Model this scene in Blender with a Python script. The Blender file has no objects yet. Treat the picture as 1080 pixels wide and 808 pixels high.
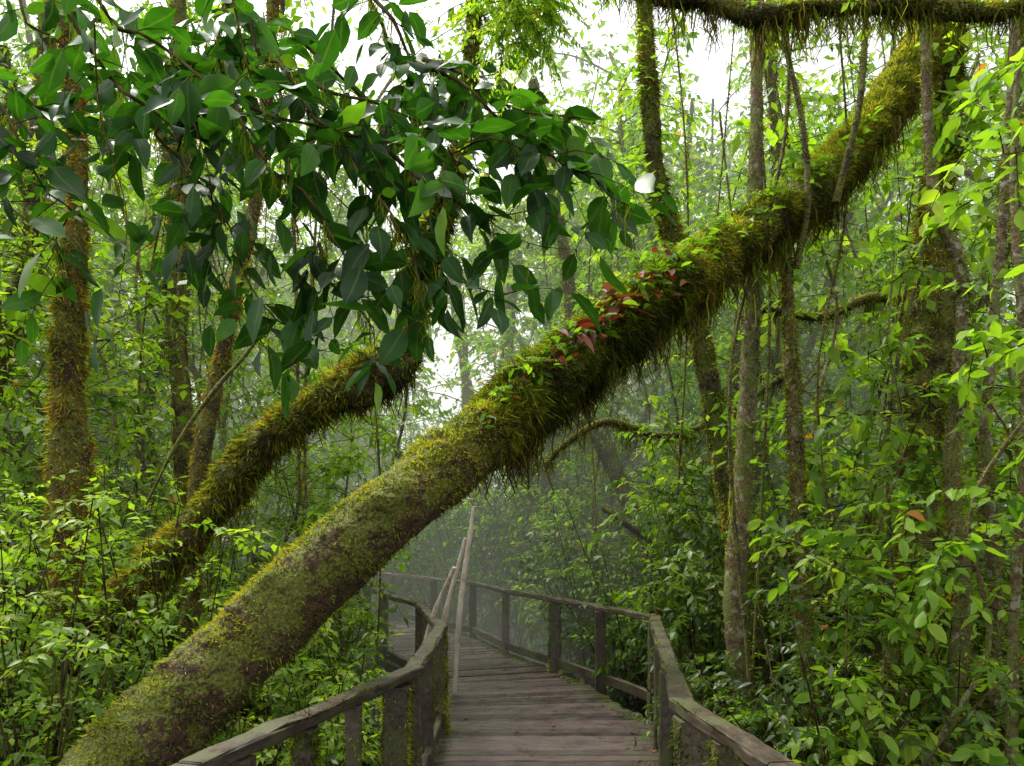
import bpy, math
import numpy as np
rng = np.random.default_rng(7)
C = bpy.context.scene.collection

# ---------------------------------------------------------------- mesh builder
class MB:
    def __init__(s):
        s.v=[];s.loops=[];s.tot=[];s.mat=[];s.rnd=[];s.mid=[];s.n=0;s.smooth=[]
    def add(s,v,f,mat,rnd=0.5,mid=0.0,smooth=True):
        v=np.asarray(v,dtype=np.float32).reshape(-1,3);f=np.asarray(f,dtype=np.int64)
        if len(v)==0 or len(f)==0: return
        s.v.append(v);s.loops.append((f+s.n).ravel());s.tot.append(np.full(len(f),f.shape[1]))
        s.mat.append(np.full(len(f),mat));s.smooth.append(np.full(len(f),smooth))
        s.rnd.append(np.broadcast_to(np.asarray(rnd,dtype=np.float32),(len(v),)))
        s.mid.append(np.broadcast_to(np.asarray(mid,dtype=np.float32),(len(v),)))
        s.n+=len(v)
    def build(s,name,mats,parent=None):
        v=np.concatenate(s.v);l=np.concatenate(s.loops).astype(np.int32);t=np.concatenate(s.tot).astype(np.int32)
        me=bpy.data.meshes.new(name)
        me.vertices.add(len(v));me.vertices.foreach_set('co',v.ravel())
        me.loops.add(len(l));me.loops.foreach_set('vertex_index',l)
        me.polygons.add(len(t));st=np.concatenate([[0],np.cumsum(t)[:-1]]).astype(np.int32)
        me.polygons.foreach_set('loop_start',st);me.polygons.foreach_set('loop_total',t)
        me.polygons.foreach_set('material_index',np.concatenate(s.mat).astype(np.int32))
        me.polygons.foreach_set('use_smooth',np.concatenate(s.smooth).astype(bool))
        for m in mats: me.materials.append(m)
        for nm,arr in (('rnd',s.rnd),('mid',s.mid)):
            a=me.attributes.new(nm,'FLOAT','POINT');a.data.foreach_set('value',np.concatenate(arr).astype(np.float32))
        me.update(calc_edges=True)
        o=bpy.data.objects.new(name,me);C.objects.link(o)
        if parent: o.parent=parent
        return o

def nrm(a): return a/np.maximum(np.linalg.norm(a,axis=-1,keepdims=True),1e-9)
_nd=rng.normal(size=(10,3));_np=rng.uniform(0,6.28,10)
def sn(p,f):
    p=np.asarray(p)*f
    r=0
    for i in range(10): r=r+np.sin(p@(_nd[i]*(1+.25*i))+_np[i])
    return r/4.0

def spline(P,R,step):
    P=np.asarray(P,float);R=np.asarray(R,float)
    if len(R)!=len(P): R=np.interp(np.linspace(0,1,len(P)),np.linspace(0,1,len(R)),R)
    Q=np.vstack([2*P[0]-P[1],P,2*P[-1]-P[-2]]);out=[];ro=[]
    for i in range(len(P)-1):
        a,b,c,d=Q[i:i+4];n=max(2,int(np.linalg.norm(c-b)/step))
        t=np.linspace(0,1,n,endpoint=False)[:,None]
        out.append(.5*((2*b)+(-a+c)*t+(2*a-5*b+4*c-d)*t**2+(-a+3*b-3*c+d)*t**3))
        ro.append(R[i]+(R[i+1]-R[i])*t[:,0])
    out.append(P[-1:]);ro.append(R[-1:])
    return np.vstack(out),np.concatenate(ro)

def tube(mb,P,R,mat,segs=12,step=.1,lump=.12,freq=3.0,rnd=.5,fine=0.0,cush=0.0):
    c,r=spline(P,R,step);n=len(c)
    T=nrm(np.gradient(c,axis=0))
    u=np.cross(T[0],[0.3,1,0.1]);u/=np.linalg.norm(u);U=[u]
    for i in range(1,n):
        u=U[-1]-T[i]*np.dot(U[-1],T[i]);U.append(u/np.linalg.norm(u))
    U=np.array(U);V=np.cross(T,U)
    th=np.linspace(0,2*np.pi,segs,endpoint=False)
    N=U[:,None]*np.cos(th)[None,:,None]+V[:,None]*np.sin(th)[None,:,None]
    base=c[:,None]+N*r[:,None,None]
    d=1+lump*sn(base,freq)
    if fine: d=d+fine*sn(base+3,freq*5)+fine*.6*sn(base+9,freq*12)
    if cush: d=d+cush*np.clip(sn(base+5,freq*3)+sn(base+1,freq*8)*.7+sn(base+2,freq*17)*.4,0,3)*np.clip(N[...,2]+.5,0,1)
    G=c[:,None]+N*(r[:,None]*d)[:,:,None]
    i=np.arange(n-1)[:,None];j=np.arange(segs)[None];j2=(j+1)%segs
    f=np.stack([i*segs+j,(i)*segs+j2,(i+1)*segs+j2,(i+1)*segs+j],-1).reshape(-1,4)
    mb.add(G.reshape(-1,3),f,mat,rnd)
    mb.add(np.vstack([G[-1],c[-1:]]),[[k,(k+1)%segs,segs] for k in range(segs)],mat,rnd)
    return c,r,N,G

def tufts(mb,info,n,L,W,mat,up=.5,hang=0.0,lo=0,hi=1,patch=0.0,out=.7,crnd=.5,shade_nz=.22):
    c,r,N,G=info;R,S,_=G.shape
    i=(rng.uniform(lo,hi,n)*(R-1.001));a=i.astype(int);fi=(i-a)[:,None]
    j=rng.integers(0,S,n);j2=(j+1)%S;fj=rng.random(n)[:,None]
    pos=(G[a,j]*(1-fi)+G[a+1,j]*fi)*(1-fj)+(G[a,j2]*(1-fi)+G[a+1,j2]*fi)*fj
    nn=nrm(N[a,j]*(1-fj)+N[a,j2]*fj)
    keep=rng.random(n)<np.clip(.5+up*nn[:,2],0,1)
    if patch: keep&=(sn(pos,2.6)+.5*sn(pos,9))>(rng.normal(size=n)*.35+patch-1)
    pos=pos[keep];nn=nn[keep];m=len(pos)
    if m==0:return
    d=nrm(nn*out+rng.normal(size=(m,3))*.55+np.array([0,0,-hang*2]))
    s=nrm(np.cross(d,rng.normal(size=(m,3))))
    l=(L*rng.uniform(.4,1.5,m))[:,None];w=W*rng.uniform(.6,1.3,m)[:,None]
    l=l*np.clip(1+.5*sn(pos,6.)[:,None],.4,2.2)
    b=pos-nn*.004
    v=np.stack([b-s*w*.5,b+s*w*.5,b+d*l+np.array([0,0,-.25])*l*rng.random((m,1))],1)
    rr=np.clip(crnd+.22*sn(pos,3.)+.2*sn(pos,14.)+shade_nz*nn[:,2]+rng.normal(size=m)*.14,0,1)  # undersides take darker moss tones, with shade painted into the colour
    mb.add(v.reshape(-1,3),np.arange(m*3).reshape(-1,3),mat,np.repeat(rr,3),np.tile([0,0,1],m),smooth=False)

def strands(mb,P,mat,L=.3,W=.006,rnd=None):
    P=np.asarray(P);m=len(P)
    if m==0:return
    l=(L*rng.uniform(.2,1.3,m))[:,None];a=rng.uniform(0,6.28,m)
    s=np.stack([np.cos(a),np.sin(a),0*a],1)*W*rng.uniform(.5,1.5,(m,1))
    j=lambda k: rng.normal(size=(m,3))*np.array([1,1,.3])*l*.09*k
    p0=P;p1=P+l*[0,0,-.35]+j(1);p2=P+l*[0,0,-.7]+j(1.6);p3=P+l*[0,0,-1]+j(2)
    v=np.stack([p0-s,p0+s,p1-s*.9,p1+s*.9,p2-s*.7,p2+s*.7,p3],1)
    o=(np.arange(m)*7)[:,None]
    q=np.concatenate([o+[0,1,3,2],o+[2,3,5,4]])
    r_=np.clip(.45+rng.normal(size=m)*.2,0,1) if rnd is None else np.clip(rnd+rng.normal(size=m)*.15,0,1)
    mb.add(v.reshape(-1,3),q,mat,np.repeat(r_,7))
    mb.add(v[:,4:7].reshape(-1,3),(np.arange(m)*3)[:,None]+[0,1,2],mat,np.repeat(r_,3))

TL=dict(v=np.array([[0,0],[-.5,.42],[0,.46],[.5,.42],[0,1.]]),f=np.array([[0,2,1],[0,3,2],[1,2,4],[2,3,4]]),mid=[1,0,1,0,1])
hw=[.0,.36,.5,.42,.2,0];ts=[0,.18,.42,.66,.86,1.]
_v=[[0,0]]
for w_,t_ in zip(hw[1:5],ts[1:5]): _v+=[[-w_,t_],[0,t_],[w_,t_]]
_v.append([0,1.]);_f=[[0,2,1],[0,3,2]]
for k in range(3):
    b=1+3*k;_f+=[[b,b+1,b+4],[b,b+4,b+3],[b+1,b+2,b+5],[b+1,b+5,b+4]]
_f+=[[10,11,13],[11,12,13]]
TH=dict(v=np.array(_v),f=np.array(_f),mid=[1]+[0,1,0]*4+[1])

def leaves(mb,pos,d,n,L,W,mat,rnd,T=TL,fold=.16,curl=.18,smooth=True):
    m=len(pos)
    if m==0:return
    d=nrm(d);s=nrm(np.cross(d,n));n=np.cross(s,d)
    tx=T['v'][:,0];ty=T['v'][:,1];k=len(tx)
    L=np.broadcast_to(L,(m,))[:,None,None];W=np.broadcast_to(W,(m,))[:,None,None]
    cu=(curl*rng.uniform(-.3,2.0,m))[:,None];fo=(fold*rng.uniform(.2,1.6,m))[:,None]
    h=fo*np.abs(tx)[None,:]-cu*(ty**2)[None,:]+0.02*rng.normal(size=(m,k))
    bend=(rng.normal(size=m)*.10)[:,None,None]
    v=pos[:,None]+d[:,None]*L*ty[None,:,None]+s[:,None]*(W*tx[None,:,None]+L*bend*(ty**2)[None,:,None])+n[:,None]*(L*h[:,:,None])
    f=(np.arange(m)*k)[:,None,None]+T['f'][None]
    mb.add(v.reshape(-1,3),f.reshape(-1,3),mat,np.repeat(rnd,k),np.tile(T['mid'],m),smooth=smooth)

def sprays(mb,B,D,LEN,K,L,W,mat,twig=None,droop=.3,T=TL,jit=.35,down=.3,tw=.004,crnd=.5,crs=.2,flat=.45,fern=False,oldp=.004):
    B=np.asarray(B,float);N=len(B)
    if N==0:return
    D=nrm(np.asarray(D,float));LEN=np.broadcast_to(LEN,(N,)).astype(float)
    t=np.linspace(.12,1,K)
    def at(t):
        return B[:,None]+D[:,None]*LEN[:,None,None]*t[None,:,None]+np.array([0,0,-1.])*(droop*LEN)[:,None,None]*(t**2)[None,:,None]
    P=at(t)
    Tn=nrm(D[:,None]+np.array([0,0,-1.])*(2*droop*t)[None,:,None])
    side=nrm(np.cross(D,[0,0,1.])+rng.normal(size=(N,3))*.1)[:,None]
    if fern: P=at(np.repeat(t[::2],2)[:K])
    sg=np.tile([1,-1],K)[:K][None,:,None]*np.ones((N,1,1))
    term=np.zeros((1,K,1));term[0,-1,0]=1
    ld=Tn*(.55+term)+side*sg*(.85*(1-term))+rng.normal(size=(N,K,3))*jit+np.array([0,0,-down])
    nn=np.array([0,0,1.])+rng.normal(size=(N,K,3))*flat
    prof=(np.sin(np.pi*np.clip(t*.75+.28,0,1))**.6 if fern else np.ones(K))
    l=L*rng.uniform(.55,1.25,(N,K))*prof[None]
    crn=np.broadcast_to(np.asarray(crnd,float).reshape(-1,1),(N,1)) if np.ndim(crnd) else crnd
    cr=np.clip(crn+rng.normal(size=(N,1))*crs+rng.normal(size=(N,K))*.1,0,.97)
    old=rng.random((N,K))<oldp;cr=np.where(old,1.,cr)
    leaves(mb,P.reshape(-1,3),ld.reshape(-1,3),nn.reshape(-1,3),l.ravel(),(l*W/L*rng.uniform(.8,1.2,(N,K))).ravel(),mat,cr.ravel(),T)
    if twig is not None:
        tt=np.array([-.05,.35,.7,1.]);Q=at(tt);a=np.array([0,2.1,4.2])
        up=np.cross(side[:,0],D)
        ring=side*np.cos(a)[None,:,None]+up[:,None]*np.sin(a)[None,:,None]
        rad=tw*np.array([1.2,.9,.6,.3])
        v=Q[:,:,None]+ring[:,None]*rad[None,:,None,None]
        f=[]
        for i in range(3):
            for j in range(3): f.append([i*3+j,i*3+(j+1)%3,(i+1)*3+(j+1)%3,(i+1)*3+j])
        f=(np.arange(N)*12)[:,None,None]+np.array(f)[None]
        mb.add(v.reshape(-1,3),f.reshape(-1,4),twig,.5)

# ---------------------------------------------------------------- materials
def newmat(name):
    m=bpy.data.materials.new(name);m.use_nodes=True;nt=m.node_tree;nt.nodes.clear()
    return m,nt,nt.nodes,nt.links
def ramp(nd,stops):
    r=nd.new('ShaderNodeValToRGB');e=r.color_ramp.elements
    while len(e)<len(stops): e.new(.5)
    for k,(p,c) in enumerate(stops): e[k].position=p;e[k].color=(*c,1)
    return r
def leafmat(name,stops,rough=.4,trans=.4,tmul=(1.7,1.8,.45),vein=.3,spec=.5,fine=False,simple=False):
    m,nt,nd,ln=newmat(name)
    a=nd.new('ShaderNodeAttribute');a.attribute_name='rnd'
    r=ramp(nd,stops);ln.new(a.outputs['Fac'],r.inputs[0]);col=r.outputs[0]
    if fine:
        no=nd.new('ShaderNodeTexNoise');no.inputs['Scale'].default_value=26;no.inputs['Detail'].default_value=2
        nr=ramp(nd,[(.3,(.68,.7,.7)),(.7,(1.25,1.2,1.1))]);ln.new(no.outputs[0],nr.inputs[0])
        mm=nd.new('ShaderNodeMix');mm.data_type='RGBA';mm.blend_type='MULTIPLY';mm.inputs[0].default_value=1
        ln.new(col,mm.inputs[6]);ln.new(nr.outputs[0],mm.inputs[7]);col=mm.outputs[2]
    if not simple:
        b=nd.new('ShaderNodeAttribute');b.attribute_name='mid'
        vr=ramp(nd,[(.86,(0,0,0)),(.97,(vein,vein,vein))]);ln.new(b.outputs['Fac'],vr.inputs[0])
        mx=nd.new('ShaderNodeMix');mx.data_type='RGBA';ln.new(vr.outputs[0],mx.inputs[0]);ln.new(col,mx.inputs[6]);mx.inputs[7].default_value=(.16,.22,.06,1);col=mx.outputs[2]
        p=nd.new('ShaderNodeBsdfPrincipled');p.inputs['Roughness'].default_value=rough;p.inputs['Specular IOR Level'].default_value=spec
    else: p=nd.new('ShaderNodeBsdfDiffuse')
    ln.new(col,p.inputs[0])
    tc=nd.new('ShaderNodeMix');tc.data_type='RGBA';tc.blend_type='MULTIPLY';tc.inputs[0].default_value=1
    ln.new(col,tc.inputs[6]);tc.inputs[7].default_value=(*tmul,1)
    tr=nd.new('ShaderNodeBsdfTranslucent');ln.new(tc.outputs[2],tr.inputs[0])
    ms=nd.new('ShaderNodeMixShader');ms.inputs[0].default_value=trans
    ln.new(p.outputs[0],ms.inputs[1]);ln.new(tr.outputs[0],ms.inputs[2])
    o=nd.new('ShaderNodeOutputMaterial');ln.new(ms.outputs[0],o.inputs[0]);return m

def barkmat(name,bark1,bark2,moss1,moss2,bias,rough=.85,scale=1.0,bump=.6,det=5,lichen=None):
    m,nt,nd,ln=newmat(name)
    g=nd.new('ShaderNodeNewGeometry');sx=nd.new('ShaderNodeSeparateXYZ');ln.new(g.outputs['Normal'],sx.inputs[0])
    tc=nd.new('ShaderNodeTexCoord')
    def noise(s,d=4,r=.6):
        n=nd.new('ShaderNodeTexNoise');n.inputs['Scale'].default_value=s*scale;n.inputs['Detail'].default_value=min(d,det);n.inputs['Roughness'].default_value=r
        ln.new(tc.outputs['Object'],n.inputs['Vector']);return n
    n1=noise(5);n2=noise(28);n3=noise(60,3,.7)
    br=ramp(nd,[(.35,bark1),(.68,bark2)]);ln.new(n2.outputs[0],br.inputs[0]);bc=br.outputs[0]
    if lichen:
        n4=noise(13,3,.55);lr=ramp(nd,[(.56,(0,0,0)),(.62,(.8,.8,.8))]);ln.new(n4.outputs[0],lr.inputs[0])
        lm=nd.new('ShaderNodeMix');lm.data_type='RGBA';ln.new(lr.outputs[0],lm.inputs[0]);ln.new(bc,lm.inputs[6]);lm.inputs[7].default_value=(*lichen,1);bc=lm.outputs[2]
    mr=ramp(nd,[(.33,moss1),(.66,moss2)]);ln.new(n3.outputs[0],mr.inputs[0])
    a=nd.new('ShaderNodeMath');a.operation='MULTIPLY_ADD';ln.new(sx.outputs['Z'],a.inputs[0]);a.inputs[1].default_value=.38;a.inputs[2].default_value=bias
    b=nd.new('ShaderNodeMath');b.operation='MULTIPLY_ADD';ln.new(n1.outputs[0],b.inputs[0]);b.inputs[1].default_value=2.2;ln.new(a.outputs[0],b.inputs[2])
    c=nd.new('ShaderNodeMath');c.operation='MULTIPLY_ADD';ln.new(n3.outputs[0],c.inputs[0]);c.inputs[1].default_value=1.2;ln.new(b.outputs[0],c.inputs[2])
    s=nd.new('ShaderNodeMapRange');s.interpolation_type='SMOOTHSTEP';s.inputs[1].default_value=1.6;s.inputs[2].default_value=1.9;ln.new(c.outputs[0],s.inputs[0])
    mx=nd.new('ShaderNodeMix');mx.data_type='RGBA';ln.new(s.outputs[0],mx.inputs[0]);ln.new(bc,mx.inputs[6]);ln.new(mr.outputs[0],mx.inputs[7])
    if bump:
        p=nd.new('ShaderNodeBsdfPrincipled');p.inputs['Roughness'].default_value=rough
        ad=nd.new('ShaderNodeMath');ad.operation='ADD';ln.new(n2.outputs[0],ad.inputs[0]);ln.new(n3.outputs[0],ad.inputs[1])
        bp=nd.new('ShaderNodeBump');bp.inputs['Strength'].default_value=bump;bp.inputs['Distance'].default_value=.04;ln.new(ad.outputs[0],bp.inputs['Height']);ln.new(bp.outputs[0],p.inputs['Normal'])
    else: p=nd.new('ShaderNodeBsdfDiffuse')
    ln.new(mx.outputs[2],p.inputs[0])
    o=nd.new('ShaderNodeOutputMaterial');ln.new(p.outputs[0],o.inputs[0]);return m

M_bark_main=barkmat('mossy_bark_main',(.022,.012,.007),(.15,.075,.038),(.045,.06,.01),(.26,.28,.032),.05,bump=1)
M_bark_dark=barkmat('mossy_bark_dark',(.02,.014,.008),(.09,.06,.035),(.04,.05,.01),(.22,.21,.03),.12)
M_bark_stem=barkmat('stem_bark',(.06,.04,.022),(.22,.145,.075),(.05,.07,.018),(.2,.22,.045),-.02,bump=.5,lichen=(.34,.33,.26))
M_bark_far=barkmat('far_bark',(.03,.026,.018),(.1,.08,.05),(.045,.06,.015),(.14,.16,.04),.12,bump=0,det=2)
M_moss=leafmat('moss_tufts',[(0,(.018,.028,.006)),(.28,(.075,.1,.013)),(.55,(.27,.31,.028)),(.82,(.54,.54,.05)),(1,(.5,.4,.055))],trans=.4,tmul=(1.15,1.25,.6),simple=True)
M_mossbrown=leafmat('brown_moss',[(0,(.022,.022,.008)),(.4,(.09,.08,.02)),(.75,(.24,.16,.03)),(1,(.34,.16,.025))],trans=.35,tmul=(1.2,1.2,.7),simple=True)
M_lf_dark=leafmat('dark_glossy_leaf',[(0,(.012,.042,.009)),(.5,(.028,.09,.014)),(.85,(.06,.16,.022)),(.97,(.14,.24,.03)),(1,(.25,.06,.015))],rough=.38,trans=.34,tmul=(1.5,2.0,.4),vein=.3,spec=.2,fine=True)
S_mid=[(0,(.03,.07,.01)),(.45,(.09,.175,.019)),(.8,(.17,.28,.03)),(.97,(.29,.37,.045)),(1,(.34,.15,.03))]
S_fresh=[(0,(.055,.125,.015)),(.45,(.14,.265,.026)),(.8,(.25,.39,.04)),(.97,(.37,.47,.055)),(1,(.42,.15,.03))]
S_deep=[(0,(.015,.034,.007)),(.5,(.042,.085,.014)),(.85,(.085,.155,.025)),(.97,(.15,.22,.035)),(1,(.2,.09,.03))]
M_lf_mid=leafmat('forest_leaf',S_mid,rough=.42,trans=.5,spec=.35)
M_lf_fresh=leafmat('fresh_leaf',S_fresh,rough=.45,trans=.52,spec=.35)
M_lf_deep=leafmat('undergrowth_leaf',S_deep,rough=.38,trans=.4,spec=.4)
F_mid=leafmat('distant_forest_leaf',S_mid,trans=.5,simple=True)
F_fresh=leafmat('distant_fresh_leaf',S_fresh,trans=.52,simple=True)
F_deep=leafmat('distant_undergrowth_leaf',S_deep,trans=.4,simple=True)
M_red=leafmat('dry_red_leaf',[(0,(.07,.022,.013)),(.5,(.21,.055,.025)),(1,(.3,.13,.05))],rough=.5,trans=.3,tmul=(1.5,.8,.5),vein=.2)
M_twig,_,nd,ln=newmat('twig_wood')
p=nd.new('ShaderNodeBsdfDiffuse')
no=nd.new('ShaderNodeTexNoise');no.inputs['Scale'].default_value=30;no.inputs['Detail'].default_value=0;rr=ramp(nd,[(.35,(.03,.022,.01)),(.7,(.12,.1,.045))]);ln.new(no.outputs[0],rr.inputs[0]);ln.new(rr.outputs[0],p.inputs[0])
o=nd.new('ShaderNodeOutputMaterial');ln.new(p.outputs[0],o.inputs[0])

def woodmat(name,c1,c2,c3,moss,rough,stretch):
    m,nt,nd,ln=newmat(name)
    tc=nd.new('ShaderNodeTexCoord');mp=nd.new('ShaderNodeMapping');mp.inputs['Scale'].default_value=stretch;ln.new(tc.outputs['Object'],mp.inputs[0])
    n1=nd.new('ShaderNodeTexNoise');n1.inputs['Scale'].default_value=8;n1.inputs['Detail'].default_value=8;n1.inputs['Roughness'].default_value=.7;ln.new(mp.outputs[0],n1.inputs[0])
    a=nd.new('ShaderNodeAttribute');a.attribute_name='rnd'
    ad=nd.new('ShaderNodeMath');ad.operation='MULTIPLY_ADD';ln.new(a.outputs['Fac'],ad.inputs[0]);ad.inputs[1].default_value=.35;ln.new(n1.outputs[0],ad.inputs[2])
    r=ramp(nd,[(.42,c1),(.66,c2),(.92,c3)]);ln.new(ad.outputs[0],r.inputs[0])
    n2=nd.new('ShaderNodeTexNoise');n2.inputs['Scale'].default_value=5;n2.inputs['Detail'].default_value=8;ln.new(tc.outputs['Object'],n2.inputs[0])
    b=nd.new('ShaderNodeAttribute');b.attribute_name='mid'
    ma=nd.new('ShaderNodeMath');ma.operation='MULTIPLY_ADD';ln.new(b.outputs['Fac'],ma.inputs[0]);ma.inputs[1].default_value=.4;ln.new(n2.outputs[0],ma.inputs[2])
    s=nd.new('ShaderNodeMapRange');s.inputs[1].default_value=.58;s.inputs[2].default_value=.72;ln.new(ma.outputs[0],s.inputs[0])
    mx=nd.new('ShaderNodeMix');mx.data_type='RGBA';ln.new(s.outputs[0],mx.inputs[0]);ln.new(r.outputs[0],mx.inputs[6]);mx.inputs[7].default_value=(*moss,1)
    p=nd.new('ShaderNodeBsdfPrincipled');ln.new(mx.outputs[2],p.inputs['Base Color'])
    rr=nd.new('ShaderNodeMapRange');rr.inputs[1].default_value=.35;rr.inputs[2].default_value=.65;rr.inputs[3].default_value=rough-.15;rr.inputs[4].default_value=rough+.2;ln.new(n2.outputs[0],rr.inputs[0]);ln.new(rr.outputs[0],p.inputs['Roughness'])
    bp=nd.new('ShaderNodeBump');bp.inputs['Strength'].default_value=.6;bp.inputs['Distance'].default_value=.01;ln.new(n1.outputs[0],bp.inputs['Height']);ln.new(bp.outputs[0],p.inputs['Normal'])
    o=nd.new('ShaderNodeOutputMaterial');ln.new(p.outputs[0],o.inputs[0]);return m
M_deck=woodmat('wet_deck_wood',(.016,.010,.009),(.052,.034,.031),(.12,.085,.078),(.05,.055,.018),.36,(.6,6,1))
M_rail=woodmat('weathered_rail_wood',(.018,.012,.008),(.062,.044,.029),(.17,.13,.09),(.055,.06,.016),.5,(4,1.2,4))
M_pole=woodmat('pale_pole_wood',(.2,.15,.11),(.5,.42,.34),(.7,.63,.54),(.22,.14,.05),.7,(3,3,1))

# ---------------------------------------------------------------- terrain
PL=np.array([[-1.8,-.5],[-1.05,2.4],[-.55,4.1],[-.57,5.95],[-1.0,7.95],[-1.58,9.16],[-2.1,10.7],[-3.3,12.2],[-5.4,13.4]])
PR=np.array([[1.25,-.5],[.88,2.4],[.9,4.1],[1.17,5.95],[.55,8.45],[-.09,9.75],[-.6,11.3],[-2.2,13.6],[-4.5,15.0]])
PC=(PL+PR)/2
def seg(p,q,x,y):
    d=q-p;t=np.clip(((x-p[0])*d[0]+(y-p[1])*d[1])/(d@d),0,1);return np.hypot(x-p[0]-t*d[0],y-p[1]-t*d[1])
def pd(x,y):
    x=np.asarray(x,float);y=np.asarray(y,float)
    return np.min([seg(PC[i],PC[i+1],x,y) for i in range(len(PC)-1)],axis=0)
def gz(x,y):
    x=np.asarray(x,float);y=np.asarray(y,float)
    p=np.stack([x,y,0*x],-1)
    return -.8+.12*sn(p,.8)+.05*sn(p,2.5)+.5*np.clip((np.abs(x)-2)/8,0,1)+.06*np.clip(y-14,0,40)*.6
mb=MB();k=150
a=np.sinh(np.linspace(-4.2,4.2,k))/np.sinh(4.2)*160
X,Y=np.meshgrid(a,a+8);V=np.stack([X,Y,gz(X,Y)],-1).reshape(-1,3)
i=np.arange(k-1)[:,None];j=np.arange(k-1)[None]
mb.add(V,np.stack([i*k+j,i*k+j+1,(i+1)*k+j+1,(i+1)*k+j],-1).reshape(-1,4),0)
M_gnd=barkmat('forest_floor',(.012,.009,.005),(.05,.036,.02),(.018,.027,.008),(.05,.07,.018),-.15,scale=.6,bump=.4)
mb.build('ground',[M_gnd])

# ---------------------------------------------------------------- boardwalk
def beam(mb,p0,p1,w,h,mat,rnd=.5,mid=0.,bev=.008,n=None,jit=.003):
    p0=np.array(p0,float);p1=np.array(p1,float);T=p1-p0;Ln=np.linalg.norm(T);T/=Ln
    up=np.array([0,0,1.]) if abs(T[2])<.8 else np.array([0,1.,0])
    s=nrm(np.cross(T,up));u=np.cross(s,T)
    n=n or max(2,int(Ln/.15));a,b=w/2,h/2
    cs=np.array([[a-bev,b],[a,b-bev],[a,-b+bev],[a-bev,-b],[-a+bev,-b],[-a,-b+bev],[-a,b-bev],[-a+bev,b]])
    t=np.linspace(0,1,n+1)
    G=p0+T*Ln*t[:,None,None]+(s*cs[None,:,0:1]+u*cs[None,:,1:2])+rng.normal(size=(n+1,1,3))*jit+rng.normal(size=(n+1,8,3))*jit*.5
    i=np.arange(n)[:,None];j=np.arange(8)[None];j2=(j+1)%8
    f=np.stack([i*8+j,(i+1)*8+j,(i+1)*8+j2,i*8+j2],-1).reshape(-1,4)
    mb.add(G.reshape(-1,3),f,mat,rnd,mid,smooth=False)
    mb.add(G[0],[[0,1,2,3,4,5,6,7]],mat,rnd,mid,smooth=False);mb.add(G[-1],[[7,6,5,4,3,2,1,0]],mat,rnd,mid,smooth=False)
    c=p0+T*Ln*t[:,None];N=nrm(G-c[:,None])
    return c,np.full(n+1,w/2),N,G
mb=MB()
def arc(P):
    d=np.concatenate([[0],np.cumsum(np.linalg.norm(np.diff(P,axis=0),axis=1))]);return d
dc=arc(PC);tot=dc[-1];s=0
while s<tot-.14:
    a0=[np.interp(s,dc,PL[:,0]),np.interp(s,dc,PL[:,1])];b0=[np.interp(s,dc,PR[:,0]),np.interp(s,dc,PR[:,1])]
    s1=s+.112
    a1=[np.interp(s1,dc,PL[:,0]),np.interp(s1,dc,PL[:,1])];b1=[np.interp(s1,dc,PR[:,0]),np.interp(s1,dc,PR[:,1])]
    a0,b0,a1,b1=map(np.array,(a0,b0,a1,b1));e=rng.normal()*.015
    u=nrm(b0-a0);a0=a0-u*(.07+e);a1=a1-u*(.07+e);b0=b0+u*(.07-e);b1=b1+u*(.07-e)
    n=14;z=rng.normal()*.004;rows=[]
    for tt in np.linspace(0,1,n+1):
        p=a0+(b0-a0)*tt;q_=a1+(b1-a1)*tt;z2=z+rng.normal()*.0008
        dn=nrm(q_-p)*.006
        rows.append([[*p,z2-.035],[*p,z2-.006],[*(p+dn),z2],[*(q_-dn),z2],[*q_,z2-.006],[*q_,z2-.035]])
    G=np.array(rows);i=np.arange(n)[:,None];j=np.arange(6)[None];j2=(j+1)%6
    f=np.stack([i*6+j,i*6+j2,(i+1)*6+j2,(i+1)*6+j],-1).reshape(-1,4)
    edge=np.abs(np.linspace(-1,1,n+1))**6
    mb.add(G.reshape(-1,3),f,0,rng.random(),np.repeat(edge*.75,6),smooth=False)
    mb.add(G[0],[[5,4,3,2,1,0]],0,.4,.6,smooth=False);mb.add(G[-1],[[0,1,2,3,4,5]],0,.4,.6,smooth=False)
    s+=.122
for P in (PL,PR,PC):
    for i in range(len(P)-1): beam(mb,[*P[i],-.115],[*P[i+1],-.115],.09,.15,1,.3)
for i in range(1,len(PC)):
    for P in (PL,PR):
        beam(mb,[*P[i],-1.1],[*P[i],-.2],.13,.13,1,.3)
n=190;ss=rng.uniform(2,tot-2,n);w=rng.random(n)
w=np.where(rng.random(n)<.6,np.where(w<.5,w*.3,1-(1-w)*.3),w)
lp=np.stack([np.interp(ss,dc,PL[:,k])*(1-w)+np.interp(ss,dc,PR[:,k])*w for k in (0,1)],1)
lp=np.c_[lp,np.full(n,.012)]
dd=rng.normal(size=(n,3))*[1,1,.05]
leaves(mb,lp,dd,np.array([0,0,1.])+rng.normal(size=(n,3))*.12,rng.uniform(.03,.08,n),rng.uniform(.015,.035,n),2,rng.random(n),TH,curl=.03,fold=.05)
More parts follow.
